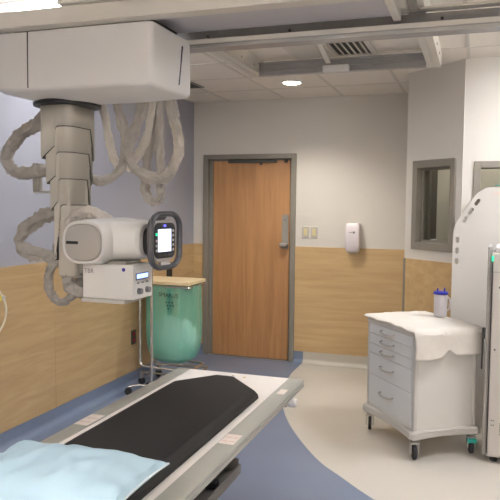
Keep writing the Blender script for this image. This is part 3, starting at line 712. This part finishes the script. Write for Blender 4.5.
MB().tube(edge, .0035, 6, cap=False).build('piped_seam', 'seamline', pw, off=o)

# ---------------------------------------------------------------- linen hamper
hm = thing('linen_hamper', 'linen hamper with pale wooden lid and green bag in the corner by the door', 'hamper', (-2.64, 5.52, 0)); o = (-2.64, 5.52, 0)
lz = .965
MB().prism(rrect(-2.645, 5.485, .545, .40, .02), lz-.028, lz).build('lid', 'lid_wood', hm, off=o, bevel=.003)
loops = []
for k, z in enumerate([.20, .215, .25, .33, .45, .6, .75, .88, .925]):
    t_ = (z-.2)/.725; w = .33+.16*min(1, t_*4)**.6; d = .25+.12*min(1, t_*4)**.6
    if k == 0: w, d = .16, .12
    if k == 1: w, d = .27, .20
    L_ = []
    for i, (x, y) in enumerate(rrect(-2.605, 5.485, w, d, min(w, d)*.38, 12)):
        f_ = 1+.05*noise.noise(Vector((x*16, y*16, z*2.5)))+.015*math.sin(i*1.9)
        L_.append((-2.605+(x+2.605)*f_, 5.485+(y-5.485)*f_, z))
    loops.append(L_)
bg = MB().loop_loft(loops, True, False).build('bag', 'bag', hm, off=o, sub=1)
# contents
q = MB(); q2 = []
bmesh.ops.create_icosphere(q.bm, subdivisions=4, radius=1)
for v in q.bm.verts:
    nz = 1+.20*noise.noise(v.co*2.3)+.10*noise.noise(v.co*5.5)+.05*noise.noise(v.co*11)
    v.co = Vector((v.co.x*.222*nz, v.co.y*.15*nz, v.co.z*.195*nz))+Vector((-2.605, 5.485, .42))
q.build('soiled_linen', 'linen', hm, off=o, smooth=True, sharp=180)
text_on('SMARUS', .050, 'ink', bg, (-2.665, 5.292, .835), (1, 0, -.06), (.06, 0, 1), off=o, space=1.05)
for k in range(7):
    x = -2.60+.03*(k % 3)+.01*(k//3); z = .775-.028*(k//3)
    MB().box(x, x+.014, 5.293, 5.295, z, z+.012).build('printed_symbol', 'ink', bg, off=o)
def tubeobj(name, pts, r, m, parent, n_=5):
    return MB().tube(smooth_path(pts, n_), r, 10).build(name, m, parent, off=o)
def bent(pts, rad=.05, n_=6):
    P = [Vector(p) for p in pts]; out = [P[0]]
    for i in range(1, len(P)-1):
        a = P[i]+(P[i-1]-P[i]).normalized()*rad; c = P[i]+(P[i+1]-P[i]).normalized()*rad
        for k in range(n_+1):
            t_ = k/n_; out.append(a*(1-t_)**2+P[i]*2*t_*(1-t_)+c*t_*t_)
    out.append(P[-1]); return out
MB().tube(bent([(-2.855, 5.30, .92), (-2.855, 5.30, .19), (-2.38, 5.30, .17), (-2.38, 5.66, .17), (-2.84, 5.66, .19)]), .011, 10).build('frame_tube', 'chrome', hm, off=o)
MB().tube(bent([(-2.89, 5.66, .92), (-2.89, 5.66, .12), (-2.36, 5.72, .12), (-2.36, 5.34, .12), (-2.86, 5.34, .12)]), .011, 10).build('frame_tube', 'chrome', hm, off=o)
MB().tube(bent([(-2.885, 5.31, .915), (-2.38, 5.31, .915), (-2.38, 5.66, .915), (-2.885, 5.66, .915)], .04), .010, 10).build('bag_hoop', 'chrome', hm, off=o)
for x, y in ((-2.87, 5.36), (-2.40, 5.36), (-2.85, 5.66), (-2.39, 5.68)):
    w_ = MB().lathe([(0, -.012), (.03, -.012), (.034, -.008), (.034, .008), (.03, .012), (0, .012)], seg=20, mat4=Matrix.Translation((x, y, .036)) @ Matrix.Rotation(PI/2, 4, 'X')).build('caster', 'rubber', hm, off=o)
    MB().box(x-.012, x+.012, y-.018, y+.018, .06, .115).build('caster_fork', 'steel', w_, off=o, bevel=.003)
MB().box(-2.785, -2.735, 5.69, 5.72, .55, 1.10).build('lid_hinge_post', 'dark', hm, off=o, bevel=.006)
MB().tube(bent([(-2.45, 5.42, .14), (-2.30, 5.36, .10), (-2.26, 5.30, .06)], .03), .009, 8).build('foot_pedal', 'rubber', hm, off=o)

# pole stand
ps = thing('pole_stand', 'slim chrome pole stand on low wheeled legs in front of the green hamper bag', 'stand', (-2.655, 5.15, 0)); o = (-2.675, 5.2, 0)
MB().tube([(-2.655, 5.15, .075), (-2.655, 5.15, .5), (-2.655, 5.15, 1.16)], 0.0125, 12).build('pole', 'chrome', ps, off=o)
MB().lathe([(0, .065), (.035, .065), (.035, .085), (.018, .1), (0, .1)], -2.655, 5.15, 20).build('hub', 'steel', ps, off=o)
MB().tube([(-2.68, 5.15, 1.155), (-2.655, 5.15, 1.165), (-2.63, 5.15, 1.155)], .006, 8).build('top_hook', 'chrome', ps, off=o)
for a in (205, 277, 349, 61, 133):
    rr = .20 if a != 133 else .18
    c_, s__ = math.cos(math.radians(a)), math.sin(math.radians(a))
    if a == 61: rr = .12
    if a == 133: rr = .14
    lg = MB().tube(smooth_path([(-2.655+.02*c_, 5.15+.02*s__, .078), (-2.655+rr*.6*c_, 5.15+rr*.6*s__, .085), (-2.655+rr*c_, 5.15+rr*s__, .072)], 5), .009, 10).build('leg', 'chrome', ps, off=o)
    MB().lathe([(0, -.014), (.027, -.014), (.032, -.009), (.032, .009), (.027, .014), (0, .014)], seg=20, mat4=Matrix.Translation((-2.655+rr*c_, 5.15+rr*s__, .033)) @ Matrix.Rotation(math.radians(a+90), 4, 'Z') @ Matrix.Rotation(PI/2, 4, 'Y')).build('caster', 'rubber', lg, off=o)

# ---------------------------------------------------------------- supply cart (local: +x along the side face, +y along the drawer face away from the near corner)
RZ = math.radians(36.5)
ct = thing('supply_cart', 'white five-drawer supply cart on casters under a towel', 'cart', (-.362, 4.300, 0), RZ)
CW, CL = .53, .71          # x extent (side), y extent (drawer face at x=0)
def wavy(g, z, bulge=0):
    P = []
    for k in range(9):
        t_ = k/8; P.append((g, g+t_*(CL-2*g)))
    out = [(g+.028*math.sin(PI*k/12)*bulge, g+.03+(CL-2*g-.06)*k/12, z) for k in range(13)]       # drawer side, dished in
    out += [(g+.012, CL-g-.008, z), (g+.03, CL-g, z)]
    out += [(g+.03+(CW-2*g-.06)*k/8, CL-g-.0*math.sin(PI*k/8), z) for k in range(1, 9)]
    out += [(CW-g-.008, CL-g-.012, z), (CW-g, CL-g-.03, z)]
    out += [(CW-g, CL-g-.03-(CL-2*g-.06)*k/8, z) for k in range(1, 9)]
    out += [(CW-g-.012, g+.008, z), (CW-g-.03, g, z)]
    out += [(CW-g-.03-(CW-2*g-.06)*k/12, g+.028*math.sin(PI*k/12)*bulge, z) for k in range(1, 13)]
    out += [(g+.012, g+.006, z)]
    return out
MB().loop_loft([wavy(.008, .138, 1), wavy(0, .146, 1), wavy(0, .182, 1), wavy(.012, .194, 1)]).build('base_tray', 'cart_grey', ct)
bd = MB().box(.035, CW-.035, .035, CL-.035, .192, .812).build('body', 'cart', ct, bevel=.003)
for x, y in ((.028, .028), (CW-.058, .028), (.028, CL-.058), (CW-.058, CL-.058)):
    MB().box(x, x+.03, y, y+.03, .190, .814).build('corner_post', 'cart_grey', ct, bevel=.010, seg=3)
MB().loop_loft([wavy(.022, .808), wavy(.016, .814), wavy(.014, .838), wavy(.020, .846)]).build('worktop', 'cart_grey', ct)
zt = .805
for k, h_ in enumerate((.0725, .074, .070, .155, .220)):
    d_ = MB().box(.026, .06, .066, CL-.066, zt-h_+.003, zt-.001).build('drawer', 'cart_front', ct, bevel=.003)
    zc = zt-h_*.45; ym = CL/2+.02
    q = MB(); pts = smooth_path([(.024, ym-.085, zc+.004), (.004, ym-.080, zc-.002), (-.008, ym-.04, zc-.006), (-.010, ym, zc-.008), (-.008, ym+.04, zc-.006), (.004, ym+.080, zc-.002), (.024, ym+.085, zc+.004)], 4)
    q.tube(pts, .0065, 8).build('handle', 'steel', d_)
    q = MB()
    pl = [(.0255, ym+.075*math.cos(a_), zc-.012+.028*math.sin(a_)) for a_ in [PI+PI*i/14 for i in range(15)]]
    q.loop_loft([pl, [(.0245, y, z) for _, y, z in pl]]).build('finger_recess', 'cart', d_)
    zt -= h_
for k, (x, y) in enumerate(((.05, .05), (CW-.05, .045), (.05, CL-.05), (CW-.05, CL-.05))):
    ang = (-18, -22, -28, 40)[k]
    Rw = Matrix.Translation((x, y, .050)) @ Matrix.Rotation(math.radians(ang), 4, 'Z') @ Matrix.Rotation(PI/2, 4, 'Y')
    cs = MB().lathe([(0, -.012), (.044, -.012), (.050, -.008), (.050, .008), (.044, .012), (0, .012)], seg=28, mat4=Rw).build('caster', 'rubber', ct)
    Rf = Matrix.Translation((x, y, .050)) @ Matrix.Rotation(math.radians(ang), 4, 'Z')
    q = MB().box(-.028, -.020, -.022, .022, -.012, .06).box(.020, .028, -.022, .022, -.012, .06).box(-.028, .028, -.026, .026, .056, .068).box(-.01, .01, -.01, .01, .068, .09)
    bmesh.ops.transform(q.bm, matrix=Rf, verts=q.bm.verts); q.build('caster_fork', 'steel', cs, bevel=.002)
    if k == 1:
        q = MB().box(-.030, .030, -.040, .012, .028, .058); bmesh.ops.transform(q.bm, matrix=Rf, verts=q.bm.verts)
        tl = q.build('brake_pedal', 'teal', cs, bevel=.006); tl['label'] = 'teal brake pedal'

# towel over the cart
tw_m = Matrix.Translation((-.362, 4.300, 0)) @ Matrix.Rotation(RZ, 4, 'Z')
q = MB(); nu, nv = 60, 70
top_z = .852
def tow(a, b_):
    # a: along x of the cart (0..1) across width ; b: distance along y running from overhang end (b<0 hangs over the side face y<0)
    x = .004+a*(CW-.018); s_ = b_
    lipx = -.006*math.sin(s_*14)-.004*math.sin(s_*31)
    if a < .02: x += lipx
    edge_y = .010
    if s_ >= edge_y+.02:
        y = s_; z = top_z
    else:
        d = edge_y+.02-s_; r = .02
        if d < r*PI/2:
            th = d/r; y = edge_y+.02-r*math.sin(th); z = top_z-r*(1-math.cos(th))
        else:
            dd = d-r*PI/2; y = edge_y-.001-.012*math.sin(a*9+1)*min(1, dd*10)-.012*dd*4-.012*abs(math.sin(a*4.5)); z = top_z-r-dd
    z += .004*noise.noise(Vector((x*9, s_*9, 0)))+.003*noise.noise(Vector((x*22, s_*22, 4))) + (.003 if s_ > .03 else 0)
    # drawer-side edge folds slightly over
    if x < .03 and s_ > .02: z -= .010*(1-(x/.03)) if x > 0 else .012
    return x, y, z
rows = []
for i in range(nu+1):
    a = i/nu; r_ = []
    drop = .150+.018*math.sin(a*5+.6)-.045*math.exp(-((a-.50)/.07)**2)+.02*a
    for j in range(nv+1):
        b_ = -drop + (CL+.0+drop)*(j/nv)
        b_ = min(b_, CL-.006)
        r_.append(tow(a, b_))
    # right end drapes over far side slightly
    rows.append(r_)
V = [[q.bm.verts.new(tw_m @ Vector(p)) for p in r_] for r_ in rows]
for i in range(nu):
    for j in range(nv): q.bm.faces.new((V[i][j], V[i+1][j], V[i+1][j+1], V[i][j+1])).smooth = True
tw = q.build('towel', 'towel')
sm = tw.modifiers.new('thick', 'SOLIDIFY'); sm.thickness = .006; sm.offset = 1
tag(tw, 'white terry towel covering the top of the drawer cart and hanging over its right side', 'towel')

# suction canister on the towel
jx, jy = -.238, 4.905; jz = .868
cj = thing('canister', 'frosted white canister with a blue lid standing on the towel', 'canister', (jx, jy, jz)); 
MB().lathe([(0, 0), (.040, 0), (.044, .004), (.048, .155), (.047, .158), (0, .158)], seg=28).build('jar', 'jar', cj)
MB().lathe([(0, .158), (.050, .158), (.052, .162), (.052, .172), (.044, .177), (0, .178)], seg=28).build('lid', 'blue_pl', cj)
for x, h_ in ((-.022, .026), (.024, .030)):
    MB().lathe([(0, .174), (.006, .174), (.005, .174+h_), (0, .174+h_)], x, 0, 12).build('port', 'blue_pl', cj)
MB().tube(bent([(.045, 0, .140), (.064, 0, .13), (.062, 0, .05), (.043, 0, .045)], .015), .006, 8).build('grip', 'jar', cj)

# ---------------------------------------------------------------- transfer board leaning on the wall behind the cart
bt = thing('transfer_board', 'tall milky white transfer board with hand holes leaning behind the cart', 'board', (.208, 5.12, 0))
def board_outline():
    P = [(-.385, .02), (.40, .02), (.40, 1.60), (.22, 1.80), (-.155, 1.80), (-.225, 1.755), (-.37, 1.53), (-.385, 1.46)]
    P3 = [Vector((x, z, 0)) for x, z in P]; out = []
    for i in range(len(P3)):
        a, b_, c_ = P3[i-1], P3[i], P3[(i+1) % len(P3)]; r = .022
        p0 = b_+(a-b_).normalized()*r; p1 = b_+(c_-b_).normalized()*r
        for t_ in (0, .33, .66, 1): out.append(p0*(1-t_)**2+b_*2*t_*(1-t_)+p1*t_*t_)
    return out
def slot(cx_, cz_, w, h, rot):
    R_ = Matrix.Rotation(rot, 3, 'Z'); return [R_ @ Vector((x, z, 0)) + Vector((cx_, cz_, 0)) for x, z in rrect(0, 0, w, h, min(w, h)*.48, 5)]
cu = bpy.data.curves.new('board', 'CURVE'); cu.dimensions = '2D'; cu.fill_mode = 'BOTH'; cu.extrude = .004
ch_a = math.atan2(1.755-1.53, -.225+.37)
holes = [slot(-.353, 1.405, .026, .046, 0), slot(-.354, 1.325, .026, .046, 0), slot(-.355, 1.245, .026, .046, 0)]
for t_ in (.22, .50, .80):
    px_ = -.37+(.145)*t_; pz_ = 1.53+.225*t_
    holes.append(slot(px_+.034, pz_-.022, .056, .026, ch_a))
for poly in [board_outline()]+holes:
    sp = cu.splines.new('POLY'); sp.points.add(len(poly)-1); sp.use_cyclic_u = True
    for pnt, v in zip(sp.points, poly): pnt.co = (v.x, v.y, 0, 1)
tmp = bpy.data.objects.new('tmp', cu); C.objects.link(tmp); bpy.context.view_layer.update()
me = bpy.data.meshes.new_from_object(tmp.evaluated_get(bpy.context.evaluated_depsgraph_get())); bpy.data.objects.remove(tmp)
lean = math.atan2(.13, 1.8)
me.transform(Matrix.Rotation(PI/2-lean, 4, 'X')); me.materials.clear(); me.materials.append(M['board'])
bo = bpy.data.objects.new('panel', me); C.objects.link(bo); bo.parent = bt
text_on('LLBC', .034, 'red_ink', bt, (-.125, .118, 1.737), (1, 0, 0), (0, math.sin(lean), math.cos(lean)), lift=.008)
MB().box(-.035, -.031, .114, .120, 1.745, 1.81).box(-.10, -.035, .118, .121, 1.806, 1.812).build('hanging_clip', 'teal', bt)

# ---------------------------------------------------------------- equipment cabinet at the right edge
cb = thing('equipment_cabinet', 'tall grey equipment cabinet with a green indicator light at the right edge', 'cabinet', (.088, 4.49, 0), math.radians(-2))
MB().box(.0, .62, .0, .34, .035, 1.36).build('body', 'cabinet', cb, bevel=.008)
MB().box(.012, .61, -.012, .0, .05, 1.345).build('front_panel', 'cabinet', cb, bevel=.003)
MB().box(-.024, .0, .012, .33, .04, 1.395).build('side_cover', 'cabinet_d', cb, bevel=.006)
MB().box(.002, .009, -.008, .001, .06, 1.33).build('front_slot', 'dark', cb)
MB().box(.0, .012, -.013, -.004, 1.305, 1.34).build('indicator_light', 'led_green', cb, bevel=.003)
q = MB()
q.box(.02, .6, .01, .3, 1.36, 1.40); q.build('top_cover', 'white_pl', cb, bevel=.015)
MB().box(.012, .61, -.0135, -.011, 1.235, 1.240).build('panel_joint', 'cabinet_d', cb)
MB().lathe([(0, 0), (.008, 0), (.007, .003), (0, .003)], seg=12, mat4=Matrix.Translation((.055, -.012, 1.14)) @ Matrix.Rotation(PI/2, 4, 'X')).build('lock', 'seam', cb)
MB().lathe([(0, 0), (.006, 0), (.006, .003), (0, .003)], seg=12, mat4=Matrix.Translation((.035, -.012, .74)) @ Matrix.Rotation(PI/2, 4, 'X')).build('lock', 'seam', cb)
for z in (.25, .28):
    for x in (.03, .042): MB().lathe([(0, 0), (.004, 0), (.004, .002), (0, .002)], seg=8, mat4=Matrix.Translation((x, -.012, z)) @ Matrix.Rotation(PI/2, 4, 'X')).build('screw', 'seam', cb)
for k in range(7): MB().box(.078, .16, -.0135, -.011, .19+k*.012, .195+k*.012).build('vent_slot', 'seam', cb)
hk = MB().box(-.045, -.024, .02, .05, .80, .87).box(-.045, -.036, .02, .05, .60, .80).build('side_latch', 'dark', cb, bevel=.003)
for x, y in ((.05, .05), (.57, .05), (.05, .29), (.57, .29)):
    MB().lathe([(0, 0), (.024, 0), (.024, .03), (.014, .036), (0, .036)], x, y, 14).build('foot', 'rubber', cb)

# small thing on the ledge of the control window
lg = dpt(.235, WZ0+.012, -.10)
t = thing('tape_roll', 'small whitish roll on the ledge behind the control window glass', 'tape', tuple(lg))
MB().tube([(.022*math.cos(2*PI*k/16), .022*math.sin(2*PI*k/16), .014) for k in range(17)], .008, 8, flat=(.008, .012), cap=False).build('roll', 'white_pl', t)
MB().box(.02, .055, -.012, .012, .0, .022).build('loose_end', 'cart_grey', t, bevel=.004)

# ---------------------------------------------------------------- light and colour management
w = bpy.data.worlds.new('world'); bpy.context.scene.world = w; w.use_nodes = True
w.node_tree.nodes['Background'].inputs[0].default_value = (.6, .58, .55, 1); w.node_tree.nodes['Background'].inputs[1].default_value = .15
s = bpy.context.scene
s.view_settings.view_transform = 'Standard'; s.view_settings.look = 'None'; s.view_settings.gamma = 1; s.view_settings.exposure = .85
s.view_settings.use_curve_mapping = False
s.cycles.max_bounces = 12; s.cycles.diffuse_bounces = 8
